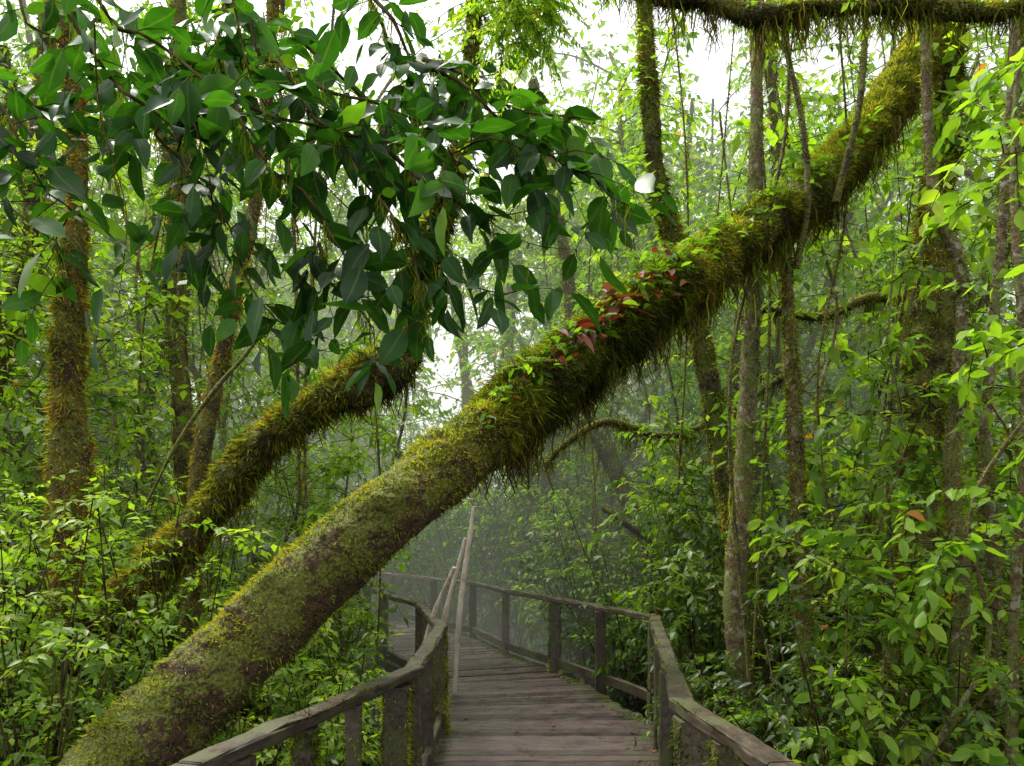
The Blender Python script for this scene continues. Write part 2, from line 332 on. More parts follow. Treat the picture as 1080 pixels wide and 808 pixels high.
for P,sg in ((PL,1),(PR,-1)):
    for i in range(1,len(P)-1):
        v=P[i+1]-P[i];m=1300;t=rng.random(m)[:,None];q=P[i]+v*t+np.array([v[1],-v[0]])/np.linalg.norm(v)*sg*(rng.random((m,1))**2*.16-.04)
        q=np.c_[q,np.full(m,.006)];keep=sn(q,4)>.1;q=q[keep];m=len(q)
        d=nrm(rng.normal(size=(m,3))*.7+[0,0,.8]);s_=nrm(np.cross(d,rng.normal(size=(m,3))))*.004
        vv=np.stack([q-s_,q+s_,q+d*.018],1);mb.add(vv.reshape(-1,3),np.arange(m*3).reshape(-1,3),3,np.repeat(rng.uniform(.1,.5,m),3),smooth=False)
mb.build('boardwalk',[M_deck,M_rail,M_red,M_moss])

def railing(name,P,posts,mossy):
    mb=MB();zt=.85
    for i in range(len(P)-1):
        a=np.array(P[i]);b=np.array(P[i+1]);u=nrm(b-a)
        e=.004*(i%2)
        beam(mb,[*a,zt-.025+e],[*(b+u*.035),zt-.025+e],.1,.05,0,rng.random(),.12)
        beam(mb,[*a,.115+e],[*b,.115+e],.05,.1,0,rng.random()*.5,.2)
        inf=beam(mb,[*a,zt+.001],[*b,zt+.001],.09,.006,0,.3,.3,bev=.002)
        tufts(mb,inf,int(2400*np.linalg.norm(b-a)),.012,.006,1,up=.5,patch=.95,crnd=.2)
    for k,(x,y,w) in enumerate(posts):
        inf=beam(mb,[x,y,float(gz(x,y))-.1],[x+rng.normal()*.008,y+rng.normal()*.008,zt-.055],w,w,0,rng.random(),.3 if w>.1 else .15,n=10)
        tufts(mb,inf,14000 if k in mossy else 2500,.028 if k in mossy else .015,.009,1,up=0,out=.8,hang=.2,patch=-.3 if k in mossy else .8,crnd=.33,shade_nz=.1)
    return mb.build(name,[M_rail,M_moss])
railing('wooden_railing',[p for p in PL],
  [(-1.62,.3,.09),(-1.3,1.5,.09),(-.98,2.64,.08),(-.855,3.06,.09),(-.735,3.47,.07),(-.60,3.92,.14),(-.55,4.25,.08),(-.57,5.0,.08),(-.58,5.95,.13),(-.8,6.95,.09),(-1.0,7.95,.1),(-1.58,9.16,.1),(-2.1,10.7,.1),(-3.3,12.2,.1)],(3,5,8))
railing('wooden_railing',[[1.25,-.5],[.88,2.4],[.76,3.3],[1.28,6.65],[.49,8.55],[-.09,9.75],[-.6,11.3],[-2.2,13.6],[-4.5,15]],
  [(1.12,.6,.09),(.95,1.8,.09),(.87,2.48,.08),(.82,2.84,.1),(.775,3.2,.14),(.916,4.3,.09),(1.1,5.5,.08),(1.28,6.65,.12),(.9,7.5,.1),(.49,8.55,.13),(-.09,9.75,.1),(-.6,11.3,.1),(-1.3,12.3,.1),(-2.2,13.6,.1)],(3,4,9))

for (P,R) in (([[-.57,7.3,0.02],[-.5,7.2,.9],[-.36,7.1,1.85]],[.028,.03,.022]),([[-.75,6.9,.0],[-.62,6.8,.8],[-.42,6.7,1.55]],[.022,.026,.018]),([[-.95,6.7,-.3],[-.75,6.6,.7],[-.5,6.4,1.3]],[.03,.026,.02])):
    mb=MB();inf=tube(mb,P,R,0,segs=9,step=.05,lump=.12,freq=6,rnd=rng.random());tufts(mb,inf,900,.015,.006,1,up=.2,patch=.9);mb.build('leaning_pole',[M_pole,M_mossbrown])

# ---------------------------------------------------------------- big leaning tree
def A(*p): return np.array(p,float)
mats_tree=[M_bark_main,M_moss,M_mossbrown,M_lf_mid,M_twig,M_red,M_lf_fresh]
mb=MB()
main=[(-2.42,3.1,-1.0),(-2.08,3.3,0.02),(-1.78,3.5,.55),(-1.33,3.7,1.03),(-.76,3.9,1.61),(-.215,4.2,2.09),(.29,4.5,2.56),(1.03,5,3.22),(1.83,5.5,3.85),(2.62,6,4.54),(3.36,6.4,5.47),(3.95,6.7,6.43),(4.6,7.1,7.8)]
rad=[.31,.24,.205,.195,.19,.185,.195,.18,.175,.175,.18,.17,.15]
inf=tube(mb,main,rad,0,segs=120,step=.02,lump=.085,freq=2.2,fine=.035,cush=.11)
c,r,N,G=inf
fx=lambda x: float(np.argmin(np.abs(c[:,0]-x)))/len(c)
tufts(mb,inf,240000,.021,.010,1,up=.5,patch=.42,out=.9,crnd=.52,shade_nz=.32)
tufts(mb,inf,60000,.026,.008,2,up=.0,patch=.8,out=.9,hang=.2,crnd=.38,shade_nz=.25)
tufts(mb,inf,110000,.046,.011,1,up=.4,lo=fx(-.15),hi=.98,hang=.1,crnd=.5,patch=.2,shade_nz=.32)
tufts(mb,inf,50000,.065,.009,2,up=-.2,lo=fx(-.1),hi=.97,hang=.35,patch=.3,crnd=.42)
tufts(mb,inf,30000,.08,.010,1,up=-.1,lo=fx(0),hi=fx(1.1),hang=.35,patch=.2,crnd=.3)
for q in range(330):
    i=int(rng.uniform(fx(-.15),.97)*len(c));m=rng.integers(6,44)
    p=c[i]+A(0,0,-r[i]*.9)+rng.normal(size=(m,3))*[.03,.04,.025]+rng.normal(size=3)*[.05,.1,0]
    strands(mb,p,rng.choice([1,2,2]),L=rng.uniform(.05,.34),W=.0045,rnd=.36)
def epi(X,n,L,mat,spread,T=TH,W=.3):
    i=int(fx(X)*len(c));m=n;ang=rng.uniform(0,6.28,m)
    ii=np.clip(i+rng.integers(-spread,spread+1,m),0,len(c)-1)
    b=c[ii]+rng.normal(size=(m,3))*[.05,.07,.05]+A(0,-.17,.10)
    d=np.stack([np.cos(ang),np.sin(ang)-.6,rng.uniform(-.7,.7,m)],1)
    leaves(mb,b,d,A(0,0,1)+rng.normal(size=(m,3))*.5,L*rng.uniform(.5,1.3,m),L*W*rng.uniform(.7,1.3,m),mat,rng.random(m)*.9,T,curl=.35)
for X,n,L,mat in ((-.05,30,.07,3),(.1,40,.08,3),(.12,16,.12,5),(.2,50,.08,6),(.35,24,.14,5),(.45,60,.09,3),(.55,34,.15,5),(.65,60,.10,3),(.75,26,.15,5),(.92,16,.13,5),(.95,60,.09,6),(1.05,50,.10,3),(1.3,36,.1,6),(1.7,30,.09,3),(2.2,24,.09,3),(2.8,30,.1,6)):
    epi(X,n,L,mat,13,W=.32 if mat==5 else .36)
for X in (-.1,.1,.25,.4,.6,.8,.95,1.1,1.25,1.5,1.9,2.3,2.8):
    i=int(fx(X)*len(c));m=11;ang=rng.uniform(0,6.28,m)
    sprays(mb,np.repeat(c[i][None],m,0)+A(0,-.1,.16),np.stack([np.cos(ang),np.sin(ang),rng.uniform(.1,.9,m)],1),rng.uniform(.18,.38,m),26,.045,.015,rng.choice([3,6]),4,droop=.55,jit=.1,down=.1,tw=.002,fern=True,crnd=.5)
mb.build('leaning_mossy_tree',mats_tree)

def mossy(name,P,R,n=9000,L=.03,segs=20,bark=M_bark_dark,brown=.5,lump=.14,step=.05,hang=0,up=.2,patch=.4,fol=None,crnd=.5,hl=.3):
    mb=MB();inf=tube(mb,P,R,0,segs=segs,step=step,lump=lump,freq=3.5,fine=.04)
    tufts(mb,inf,int(n*(1-brown)),L,L*.33,1,up=up,patch=patch,out=.8,hang=.12,crnd=crnd)
    tufts(mb,inf,int(n*brown),L*1.2,L*.33,2,up=up*.5,patch=patch,out=.8,hang=.28,crnd=crnd)
    c,r=inf[0],inf[1]
    for q in range(hang//9):
        i=rng.integers(0,len(c));m=rng.integers(4,22)
        strands(mb,c[i]+rng.normal(size=(m,3))*[.035,.035,.015]+A(0,0,-r[i]*.7),rng.choice([1,2]),L=hl*rng.uniform(.25,1.4),W=.0038,rnd=.4)
    if fol: fol(mb,inf)
    return mb.build(name,[bark,M_moss,M_mossbrown,M_lf_mid,M_twig,M_red,M_lf_fresh])
def fol_small(n,L=.1,lo=.4,slen=(.3,.7),mat=3):
    def f(mb,inf):
        c=inf[0];i=(len(c)*rng.uniform(lo,1,n)).astype(int).clip(0,len(c)-1)
        sprays(mb,c[i],rng.normal(size=(n,3))*[1,1,.4]+A(0,0,.2),rng.uniform(*slen,n),9,L,L*.45,mat,4,crnd=.5)
    return f
mossy('mossy_tree',[(-4.6,5.2,-.9),(-3.73,5.2,.28),(-3.2,5.2,.7),(-2.6,5.2,1.28),(-2.17,5.2,1.71),(-1.8,5.2,2.18),(-1.4,5.2,2.5),(-.93,5.2,2.71),(-.77,5.25,2.87),(-.7,5.3,3.21),(-.6,5.3,3.65),(-.43,5.3,4.15),(-.33,5.4,4.81),(-.27,5.5,5.8),(-.3,5.6,7.2)],[.17,.13,.13,.12,.125,.13,.135,.13,.1,.075,.09,.07,.06,.055,.04],120000,.05,segs=30,brown=.35,hang=1800,patch=.05,lump=.28,step=.04,up=.35,fol=fol_small(60,.1,.62),crnd=.6)
mossy('mossy_tree',[(-2.6,5.8,-.9),(-2.49,5.8,1.6),(-2.42,5.8,2.3),(-2.23,5.8,3.2),(-2.16,5.8,3.55),(-2.0,5.8,4.3),(-1.86,5.8,5.9),(-1.7,5.8,8)],[.07,.06,.06,.055,.05,.05,.04],20000,.035,segs=14,brown=.6,hang=300,fol=fol_small(50),crnd=.78,patch=.1,lump=.2)
mossy('mossy_tree',[(-3.1,5,-.9),(-3.05,5,.4),(-3.0,5,1.23),(-2.98,5,2.06),(-3.0,5,2.6),(-2.99,5,3.09),(-2.93,5,4),(-2.98,5,5.2),(-2.8,5,7)],[.12,.09,.09,.12,.09,.08,.065,.06,.05],44000,.038,segs=18,brown=.6,hang=300,fol=fol_small(40),crnd=.8,patch=.0,lump=.2)
mossy('forest_tree',[(-3.3,7,-.9),(-3.1,7,2),(-3.2,7,4),(-3.12,7,5.3),(-3.2,7,7.5)],[.1,.09,.08,.09,.07],16000,.04,segs=12,brown=.4,hang=1300,fol=fol_small(70),patch=.1,hl=.4)
mossy('forest_tree',[(-5.4,7,-.9),(-5.1,7,2),(-4.86,7,3.24),(-4.6,7,4.1),(-4.45,7,5.6),(-4.3,7,8)],[.13,.11,.11,.1,.09,.08],16000,.04,segs=12,brown=.4,hang=500,fol=fol_small(90),patch=.1,hl=.4)
mossy('sapling_trunk',[(1.95,6,-.9),(1.92,6,0),(1.81,6,1.0),(1.88,6,2.08),(1.94,6,3.38),(1.98,6,4.77),(2.0,6,6.23),(2.1,6,8)],[.12,.1,.085,.075,.07,.06,.055,.05],26000,.024,segs=16,bark=M_bark_stem,patch=.4,up=0,lump=.12,crnd=.5,fol=fol_small(26,.12,.3,mat=6))
mossy('sapling_trunk',[(2.34,5.7,-.9),(2.3,5.7,.1),(2.25,5.7,.96),(2.18,5.7,2.4),(2.12,5.7,3.5),(2.05,5.6,4.0)],[.08,.065,.055,.05,.045,.04],24000,.034,segs=12,bark=M_bark_stem,brown=.4,patch=.0,up=0,hang=120,crnd=.55,lump=.18)
mossy('forest_tree',[(2.8,7,-.9),(2.6,7,-.3),(2.25,7,.9),(2.0,7,2.34),(1.8,7,3.33),(1.55,7,4.3),(1.35,7,5.13),(1.2,7,7.5)],[.13,.12,.1,.1,.09,.09,.08,.07],30000,.04,segs=14,brown=.4,hang=260,patch=.0,up=0,bark=M_bark_far,fol=fol_small(60,.11,.4,mat=6),crnd=.55,lump=.2)
mossy('forest_tree',[(3.8,6.8,-.9),(3.72,6.8,-.3),(3.7,6.8,.75),(3.75,6.8,2.3),(3.82,6.8,3.4),(3.86,6.8,4.3),(4.0,6.8,5.6),(4.1,6.8,8)],[.24,.2,.17,.16,.18,.14,.12,.1],60000,.05,segs=20,brown=.4,hang=700,patch=-.1,up=0,lump=.22,fol=fol_small(20,.12,.3),crnd=.45)
mossy('sapling_trunk',[(2.9,5,-.9),(2.95,5,.1),(3.05,5,1.2),(2.97,5,2.0),(3.04,5,3.3),(2.85,5,3.9),(2.8,5,5.2),(2.9,5,7)],[.075,.065,.055,.05,.045,.04,.035,.03],26000,.026,segs=12,bark=M_bark_stem,brown=.4,patch=.2,up=0,crnd=.5,lump=.16,fol=fol_small(16,.12,.3,mat=6))
mossy('sapling_trunk',[(3.3,5.2,-.9),(3.4,5.2,1),(3.33,5.2,2.2),(3.4,5.2,3.2),(3.5,5.2,4.5),(3.6,5.2,7)],[.055,.05,.045,.04,.03,.02],16000,.026,segs=10,bark=M_bark_stem,brown=.4,patch=.2,up=0,crnd=.5,lump=.16,fol=fol_small(16,.12,.2,mat=6))
mossy('sapling_trunk',[(3.1,4.6,-.9),(3.12,4.6,1),(3.2,4.6,2.4),(3.12,4.6,4),(3.3,4.6,6)],[.04,.032,.028,.022,.016],9000,.022,segs=10,bark=M_bark_stem,brown=.4,patch=.2,up=0,crnd=.5,fol=fol_small(10,.11,.2,mat=6))
for P,R in (([(4.9,8.5,-.8),(5.0,8.5,1),(4.6,8.5,2.4),(4.9,8.5,3.6),(5.6,8.5,4.8),(5.9,8.5,7)],[.16,.13,.12,.12,.1,.08]),
            ([(3.0,9.2,-.8),(2.7,9.2,.8),(3.1,9.2,2.2),(2.8,9.2,3.8),(3.3,9.2,5.4),(3.1,9,8)],[.12,.1,.1,.09,.08,.06]),
            ([(1.6,10.5,-.8),(1.9,10.5,1),(1.5,10.5,2.4),(.9,10.5,3.6),(.8,10.5,5.2),(.3,10.5,8)],[.14,.12,.11,.1,.09,.07]),
            ([(-.4,15.5,-.6),(-.2,15.5,1),(-.6,15.5,2.4),(-.2,15.5,4.5),(.1,15.5,8)],[.2,.16,.15,.13,.1]),
            ([(.8,14,-.6),(.4,14,1),(.7,14,2.6),(1.6,14,4),(1.8,14,7)],[.17,.14,.13,.12,.1]),
            ([(-4.3,9,-.8),(-4.0,9,1),(-4.5,9,3),(-4.0,9,4.6),(-4.4,9,7.5)],[.13,.1,.1,.09,.07]),
            ([(-6.0,9,-.8),(-5.6,9,1.5),(-6.2,9,3.2),(-5.8,9,5),(-6.2,9,7.5)],[.14,.12,.11,.1,.07]),
            ([(-1.2,17,-.6),(-1.6,17,2),(-1.0,17,4),(-1.4,17,8)],[.2,.17,.15,.12])):
    mossy('forest_tree',P,R,18000,.05,segs=14,brown=.4,hang=500,patch=.0,up=0,lump=.22,bark=M_bark_far,crnd=.5,hl=.5,fol=fol_small(40,.12,.4))
mossy('overhanging_branch',[(.2,4.5,5.5),(.81,4.5,4.9),(1.15,4.5,4.83),(1.5,4.5,4.75),(1.85,4.5,4.79),(2.31,4.5,4.81),(2.97,4.5,4.77),(3.4,4.6,5.0)],[.06,.045,.04,.06,.035,.05,.035,.025],30000,.032,segs=16,brown=.35,hang=1100,up=.1,patch=.2,hl=.25,crnd=.5,lump=.3,fol=fol_small(14,.06,.3,(.15,.3)))
mossy('hanging_vine',[(2.64,5.5,5.7),(2.62,5.5,5.2),(2.57,5.5,4.7),(2.45,5.6,4.1)],[.022,.02,.022,.03],2200,.024,segs=8,patch=.3)
mossy('hanging_vine',[(2.0,5.5,5.6),(2.04,5.5,5.2),(2.15,5.5,4.7),(2.2,5.5,4.08),(2.15,5.6,3.6)],[.018,.02,.02,.022,.03],2200,.024,segs=8,patch=.3)
mossy('arching_branch',[(.35,8,2.3),(.55,8,2.54),(1.03,8,2.8),(1.64,8,2.65),(2.26,8,2.85),(3.1,8.2,3.4)],[.02,.03,.035,.03,.035,.03],9000,.035,segs=10,brown=.5,hang=500,patch=.3,crnd=.35)
mossy('arching_branch',[(4.2,7.5,3.9),(3.6,7.4,3.95),(3.0,7.2,3.7),(2.4,7.1,3.75)],[.06,.05,.04,.03],3000,.04,segs=10,brown=.4,hang=190)
mossy('arching_branch',[(1.1,9,1.9),(1.7,9,1.5),(2.3,9,1.2),(3.0,9,.6),(3.3,9,-.5)],[.03,.04,.04,.05,.06],5000,.04,segs=10,brown=.5,hang=60)
mossy('dead_branch',[(-1.98,4.0,1.75),(-1.8,4.0,2.1),(-1.6,4.0,2.38),(-1.45,4.0,2.55),(-1.3,4.0,2.75)],[.007,.011,.014,.011,.007],200,.015,segs=8,patch=1)
for q in range(48):
    x=rng.uniform(-5,5.5);y=rng.uniform(5.5,10)
    if pd(x,y)<1.3: continue
    z0=rng.uniform(4,8);z1=rng.uniform(-.6,2.5);b=rng.normal()*.6
    P=[(x,y,z0),(x+b*.3+rng.normal()*.15,y,z0*.65+z1*.35),(x+b*.5+rng.normal()*.18,y,z0*.35+z1*.65),(x+b*.6,y,z1)]
    mossy('hanging_vine',P,[rng.uniform(.005,.016)]*4,1500,.034,segs=6,patch=.3,step=.12,brown=.5,up=0,hang=60,hl=.2)

# ---------------------------------------------------------------- foreground leafy branches
mb=MB()
br=[[(-1.6,2.5,3.65),(-1.17,2.35,3.17),(-.87,2.3,2.96),(-.63,2.3,2.84),(-.42,2.3,2.82),(-.21,2.3,2.81),(.06,2.35,2.79),(.30,2.4,2.82)],
[(-1.1,2.6,3.6),(-.75,2.4,3.11),(-.6,2.3,2.9),(-.48,2.25,2.69),(-.36,2.2,2.54),(-.21,2.2,2.39),(-.02,2.2,2.31)],
[(-.55,2.7,3.6),(-.3,2.5,3.2),(-.12,2.4,2.99),(.09,2.35,2.84),(.24,2.3,2.69),(.36,2.3,2.62)],
[(-2.0,2.5,3.4),(-1.59,2.35,2.93),(-1.5,2.3,2.75),(-1.38,2.3,2.6),(-1.41,2.3,2.42)],
[(-1.5,2.5,3.35),(-1.05,2.35,2.78),(-.9,2.3,2.57),(-.81,2.3,2.36),(-.62,2.3,2.2)],
[(-.87,2.3,2.96),(-.72,2.2,2.69),(-.54,2.2,2.48),(-.45,2.2,2.30)],
[(-2.0,2.8,3.2),(-1.6,2.7,3.1),(-1.2,2.6,3.05),(-.9,2.6,3.1)],
[(-.9,2.9,3.6),(-.6,2.8,3.25),(-.35,2.7,3.08),(-.1,2.7,3.12)],
[(-.3,2.5,3.2),(0.0,2.5,3.05),(.3,2.5,3.0)],
[(-1.2,2.6,3.3),(-1.15,2.6,2.9),(-1.12,2.5,2.6)],
[(-.42,2.3,2.82),(-.25,2.3,2.66),(-.12,2.3,2.58),(.05,2.3,2.6)],
[(-.75,2.4,3.11),(-.5,2.5,3.05),(-.3,2.5,2.98)],
[(-.36,2.2,2.54),(-.28,2.2,2.38),(-.26,2.2,2.24)],
[(-.6,2.3,2.5),(-.5,2.3,2.36),(-.42,2.25,2.22)],
[(-2.1,2.6,3.0),(-1.85,2.5,2.85),(-1.6,2.5,2.62)],
[(-1.9,2.8,3.7),(-1.7,2.7,3.4),(-1.35,2.7,3.25),(-1.0,2.7,3.3)],
[(-2.0,3.0,3.95),(-1.7,3.0,3.7),(-1.3,3.0,3.6),(-.9,3.0,3.65)],
[(-.6,3.0,3.8),(-.45,2.9,3.5),(-.3,2.9,3.35),(-.05,2.9,3.4)],
[(-1.0,2.7,3.6),(-1.05,2.6,3.3),(-.95,2.6,3.1)]]
for P in br:
    P=np.array(P)
    c0,_=spline(P,[1,1],.12);c0[1:-1]+=rng.normal(size=(len(c0)-2,3))*.014
    c_,r_=spline(c0,[.01,.003],.03);tube(mb,c0,[.007,.0055,.0035,.002],1,segs=7,step=.05,lump=.15,freq=20)
    n=int(len(c_)*.5);i=np.linspace(len(c_)*.08,len(c_)-1,n).astype(int)
    T_=nrm(np.gradient(c_,axis=0))[i];sg=np.tile([1,-1],n)[:n,None]
    sd=nrm(np.cross(T_,A(0,-.6,.8)))*sg
    D=T_*.5+sd*.75+rng.normal(size=(n,3))*.4+A(0,0,-.1)
    sprays(mb,c_[i],D,rng.uniform(.1,.3,n),4,.125,.061,0,1,droop=.35,T=TH,jit=.36,down=.28,tw=.002,crnd=.42,crs=.28,flat=.6,oldp=.001)
    for q in range(16):
        k=rng.integers(0,len(c_));m=rng.integers(4,12);strands(mb,c_[k]+rng.normal(size=(m,3))*.008,2,L=rng.uniform(.04,.14),W=.0014,rnd=.5)
for P in ([(-1.1,2.4,3.1),(-.95,2.3,2.75),(-.9,2.3,2.4),(-.75,2.3,2.15)],[(-.9,2.4,3.3),(-.78,2.3,2.95),(-.5,2.3,2.6),(-.2,2.3,2.45),(.1,2.3,2.42)],[(-.63,2.3,2.84),(-.68,2.3,2.6),(-.6,2.3,2.4),(-.55,2.3,2.25)],[(-1.3,2.3,3.2),(-1.28,2.3,2.9),(-1.2,2.3,2.6),(-1.22,2.3,2.35)],[(-.2,2.3,2.8),(-.1,2.3,2.6),(.05,2.3,2.5),(.2,2.3,2.48)]):
    f2=tube(mb,P,[.003,.002,.0012],1,segs=5,step=.05,lump=.2,freq=20);m=60;k=rng.integers(0,len(f2[0]),m);strands(mb,f2[0][k],2,L=.05,W=.0016)
mb.build('overhanging_leafy_branch',[M_lf_dark,M_twig,M_moss])
mb=MB();m=110
tube(mb,[(-.1,2.2,3.5),(.0,2.2,3.3),(.08,2.2,3.22),(.15,2.2,3.2)],[.008,.005,.003],1,segs=6,step=.05)
B=np.stack([rng.uniform(-.05,.16,m),rng.uniform(2.05,2.3,m),rng.uniform(3.08,3.26,m)],1)
sprays(mb,B,rng.normal(size=(m,3))*[.9,.4,.35]+A(0,0,-.35),rng.uniform(.1,.24,m),34,.028,.011,0,1,droop=.5,jit=.15,down=.2,tw=.0015,fern=True,crnd=.65,T=TL)
mb.build('hanging_fern',[M_lf_fresh,M_twig])

# ---------------------------------------------------------------- plants
def shrub(mb,x,y,h,nst,ns,L,W,leaf,twig,K=9,spread=.6,crnd=.5,droop=.3,slen=(.25,.6)):
    g=float(gz(x,y));cs=crnd+rng.normal()*.1
    for q in range(nst):
        a=rng.uniform(0,6.28);e=rng.uniform(.1,spread)*h;hh=h*rng.uniform(.55,1.05)
        P=[(x+rng.normal()*.08,y+rng.normal()*.08,g-.05),(x+math.cos(a)*e*.35,y+math.sin(a)*e*.35,g+hh*.5),(x+math.cos(a)*e,y+math.sin(a)*e,g+hh)]
        c_,r_=spline(P,[.012,.004],.12);tube(mb,P,[.006+.003*h,.003],twig,segs=5,step=.25,lump=.05)
        i=np.clip((len(c_)*(1-rng.random(ns)**1.5*.8)).astype(int),0,len(c_)-1)
        D=rng.normal(size=(ns,3))*[1,1,.45]+A(math.cos(a)*.5,math.sin(a)*.5,.35)
        b=c_[i];ok=~((pd(b[:,0],b[:,1])<1.0)&(b[:,2]<2.3))
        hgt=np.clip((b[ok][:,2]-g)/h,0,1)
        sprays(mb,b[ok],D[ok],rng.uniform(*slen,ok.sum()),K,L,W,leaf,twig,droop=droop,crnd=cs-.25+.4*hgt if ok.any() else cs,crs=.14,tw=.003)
def scatter(n,x0,x1,y0,y1,dmin):
    out=[]
    while len(out)<n:
        x=rng.uniform(x0,x1);y=rng.uniform(y0,y1)
        if pd(x,y)>dmin and abs(x)<y*.78+1.: out.append((x,y))
    return out
ML=[M_lf_mid,M_lf_fresh,M_lf_deep,M_twig];MF=[F_mid,F_fresh,F_deep,M_twig]
mb=MB()
for x,y in scatter(110,-9,-1.7,3.9,11,1.4):
    sh=rng.uniform(1.2,3.0) if x<-2.6 else rng.uniform(.8,1.6)
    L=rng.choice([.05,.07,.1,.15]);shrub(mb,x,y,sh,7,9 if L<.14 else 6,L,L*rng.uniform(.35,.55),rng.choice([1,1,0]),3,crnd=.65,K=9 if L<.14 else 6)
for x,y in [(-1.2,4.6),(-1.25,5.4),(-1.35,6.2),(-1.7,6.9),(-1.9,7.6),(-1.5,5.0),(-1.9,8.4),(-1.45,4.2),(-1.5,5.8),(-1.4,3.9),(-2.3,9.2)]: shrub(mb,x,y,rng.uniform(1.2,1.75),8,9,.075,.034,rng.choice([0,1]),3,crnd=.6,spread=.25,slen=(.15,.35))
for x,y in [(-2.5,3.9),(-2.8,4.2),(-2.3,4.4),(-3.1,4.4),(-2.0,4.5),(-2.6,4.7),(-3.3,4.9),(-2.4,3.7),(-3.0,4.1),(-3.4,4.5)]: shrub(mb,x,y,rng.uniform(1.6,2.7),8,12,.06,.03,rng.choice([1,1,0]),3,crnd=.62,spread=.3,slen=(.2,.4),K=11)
mb.build('understory_shrubs',ML)
mb=MB()
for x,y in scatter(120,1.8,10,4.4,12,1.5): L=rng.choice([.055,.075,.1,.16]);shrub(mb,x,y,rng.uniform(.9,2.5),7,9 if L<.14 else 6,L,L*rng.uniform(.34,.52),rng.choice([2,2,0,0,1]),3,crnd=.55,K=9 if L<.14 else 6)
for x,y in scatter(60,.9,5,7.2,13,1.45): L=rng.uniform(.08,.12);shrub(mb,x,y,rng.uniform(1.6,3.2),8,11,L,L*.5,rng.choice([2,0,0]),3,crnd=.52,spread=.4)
mb.build('understory_shrubs',ML)
mb=MB()
for x,y in scatter(150,-15,16,10,22,1.6): L=rng.uniform(.1,.17);shrub(mb,x,y,rng.uniform(1.3,3.8),6,10,L,L*.48,rng.choice([0,0,1,2]),3,K=9,slen=(.4,.9),crnd=.6)
for x,y in scatter(60,-6,4,13.5,18,1.6): L=rng.uniform(.1,.14);shrub(mb,x,y,rng.uniform(2.5,5.),7,14,L,L*.48,rng.choice([0,2,2]),3,K=9,slen=(.4,.9),crnd=.45)
mb.build('understory_shrubs',MF)
mb=MB()
for x,y in scatter(34,-6,7,5,9.5,1.3):
    g=float(gz(x,y));m=rng.integers(8,14);a=rng.uniform(0,6.28,m);h=rng.uniform(.4,1.7)
    if h>.6: tube(mb,[(x,y,g-.1),(x+.03,y,g+h*.5),(x,y,g+h)],[.035,.03],1,segs=7,step=.2)
    sprays(mb,np.tile(A(x,y,g+h),(m,1)),np.stack([np.cos(a),np.sin(a),rng.uniform(.3,1.0,m)],1),rng.uniform(.5,.9,m),44,.10,.022,0,1,droop=.6,jit=.12,down=.1,tw=.004,fern=True,crnd=.45,flat=.3)
mb.build('fern_understory',[M_lf_fresh,M_twig])
def sapling(x,y,h,r,leafmat_,L=.13,ns=60,z0=.12,crnd=.6,K=7,wd=.45):
    mb=MB();g=float(gz(x,y));w=rng.normal(size=(6,2))*.16*h/6;ln_=rng.normal(size=2)*.03*h
    P=[(x,y,g-.1)]+[(x+w[k,0]+ln_[0]*k,y+w[k,1]+ln_[1]*k,g+h*(k+1)/6) for k in range(6)]
    inf=tube(mb,P,[r,r*.8,r*.6,r*.3],0,segs=8,step=.12,lump=.14,freq=6);tufts(mb,inf,4500,.026,.009,3,up=0,patch=.25,crnd=.5)
    c_=inf[0];i=(len(c_)*rng.uniform(z0,1,ns)).astype(int).clip(0,len(c_)-1)
    D=nrm(rng.normal(size=(ns,3))*[1,1,.3]+A(0,0,.25));b=c_[i];l=rng.uniform(.2,.95,ns)[:,None];e=b+D*l
    ok=~((pd(e[:,0],e[:,1])<1.0)&(e[:,2]<2.4));b,D,l,e=b[ok],D[ok],l[ok],e[ok];ns=len(b)
    T=TH if y<6 else TL
    kw=dict(droop=.4,jit=.35,down=.3,crnd=crnd,crs=.18,T=T)
    sprays(mb,b,D,l[:,0],5,L,L*wd,1,2,tw=.005,**{**kw,'droop':.05})
    for q in range(3):
        t=rng.uniform(.5,1,(ns,1));sprays(mb,b+D*l*t,D*.7+rng.normal(size=(ns,3))*.7,rng.uniform(.18,.42,ns),K,L,L*wd,1,2,**kw)
    mb.build('sapling',[M_bark_stem if y<9 else M_bark_far,leafmat_,M_twig,M_moss])
for x,y,h,r in [(2.7,4.6,5.2,.02),(3.6,4.8,6,.025),(2.5,5.2,4.5,.018),(3.1,6.2,6.5,.025),(4.4,6,6.5,.03),(5.0,7,7.5,.035),(2.6,7.9,6,.025),(3.4,8.5,7.5,.03),(4.6,8.8,8,.035),(2.3,9.3,6.5,.025),(5.8,8.2,8,.035),(3.9,5.3,3.2,.02),(2.1,4.9,2.4,.014),(1.75,8.8,5.5,.02),(1.2,10.5,6,.03),(5.2,5.9,6,.03),(3.0,9.8,8,.03),(4.0,7.8,5,.03),(2.0,7.6,3.4,.02)]:
    big=rng.random()<.35 and y>5.4
    sapling(x,y,h,r,M_lf_fresh if rng.random()<.45 else M_lf_mid,L=rng.uniform(.16,.19) if big else rng.uniform(.1,.13),ns=(28 if y<5.5 else 56)//(2 if big else 1),K=5 if big else 8,wd=rng.uniform(.4,.55))
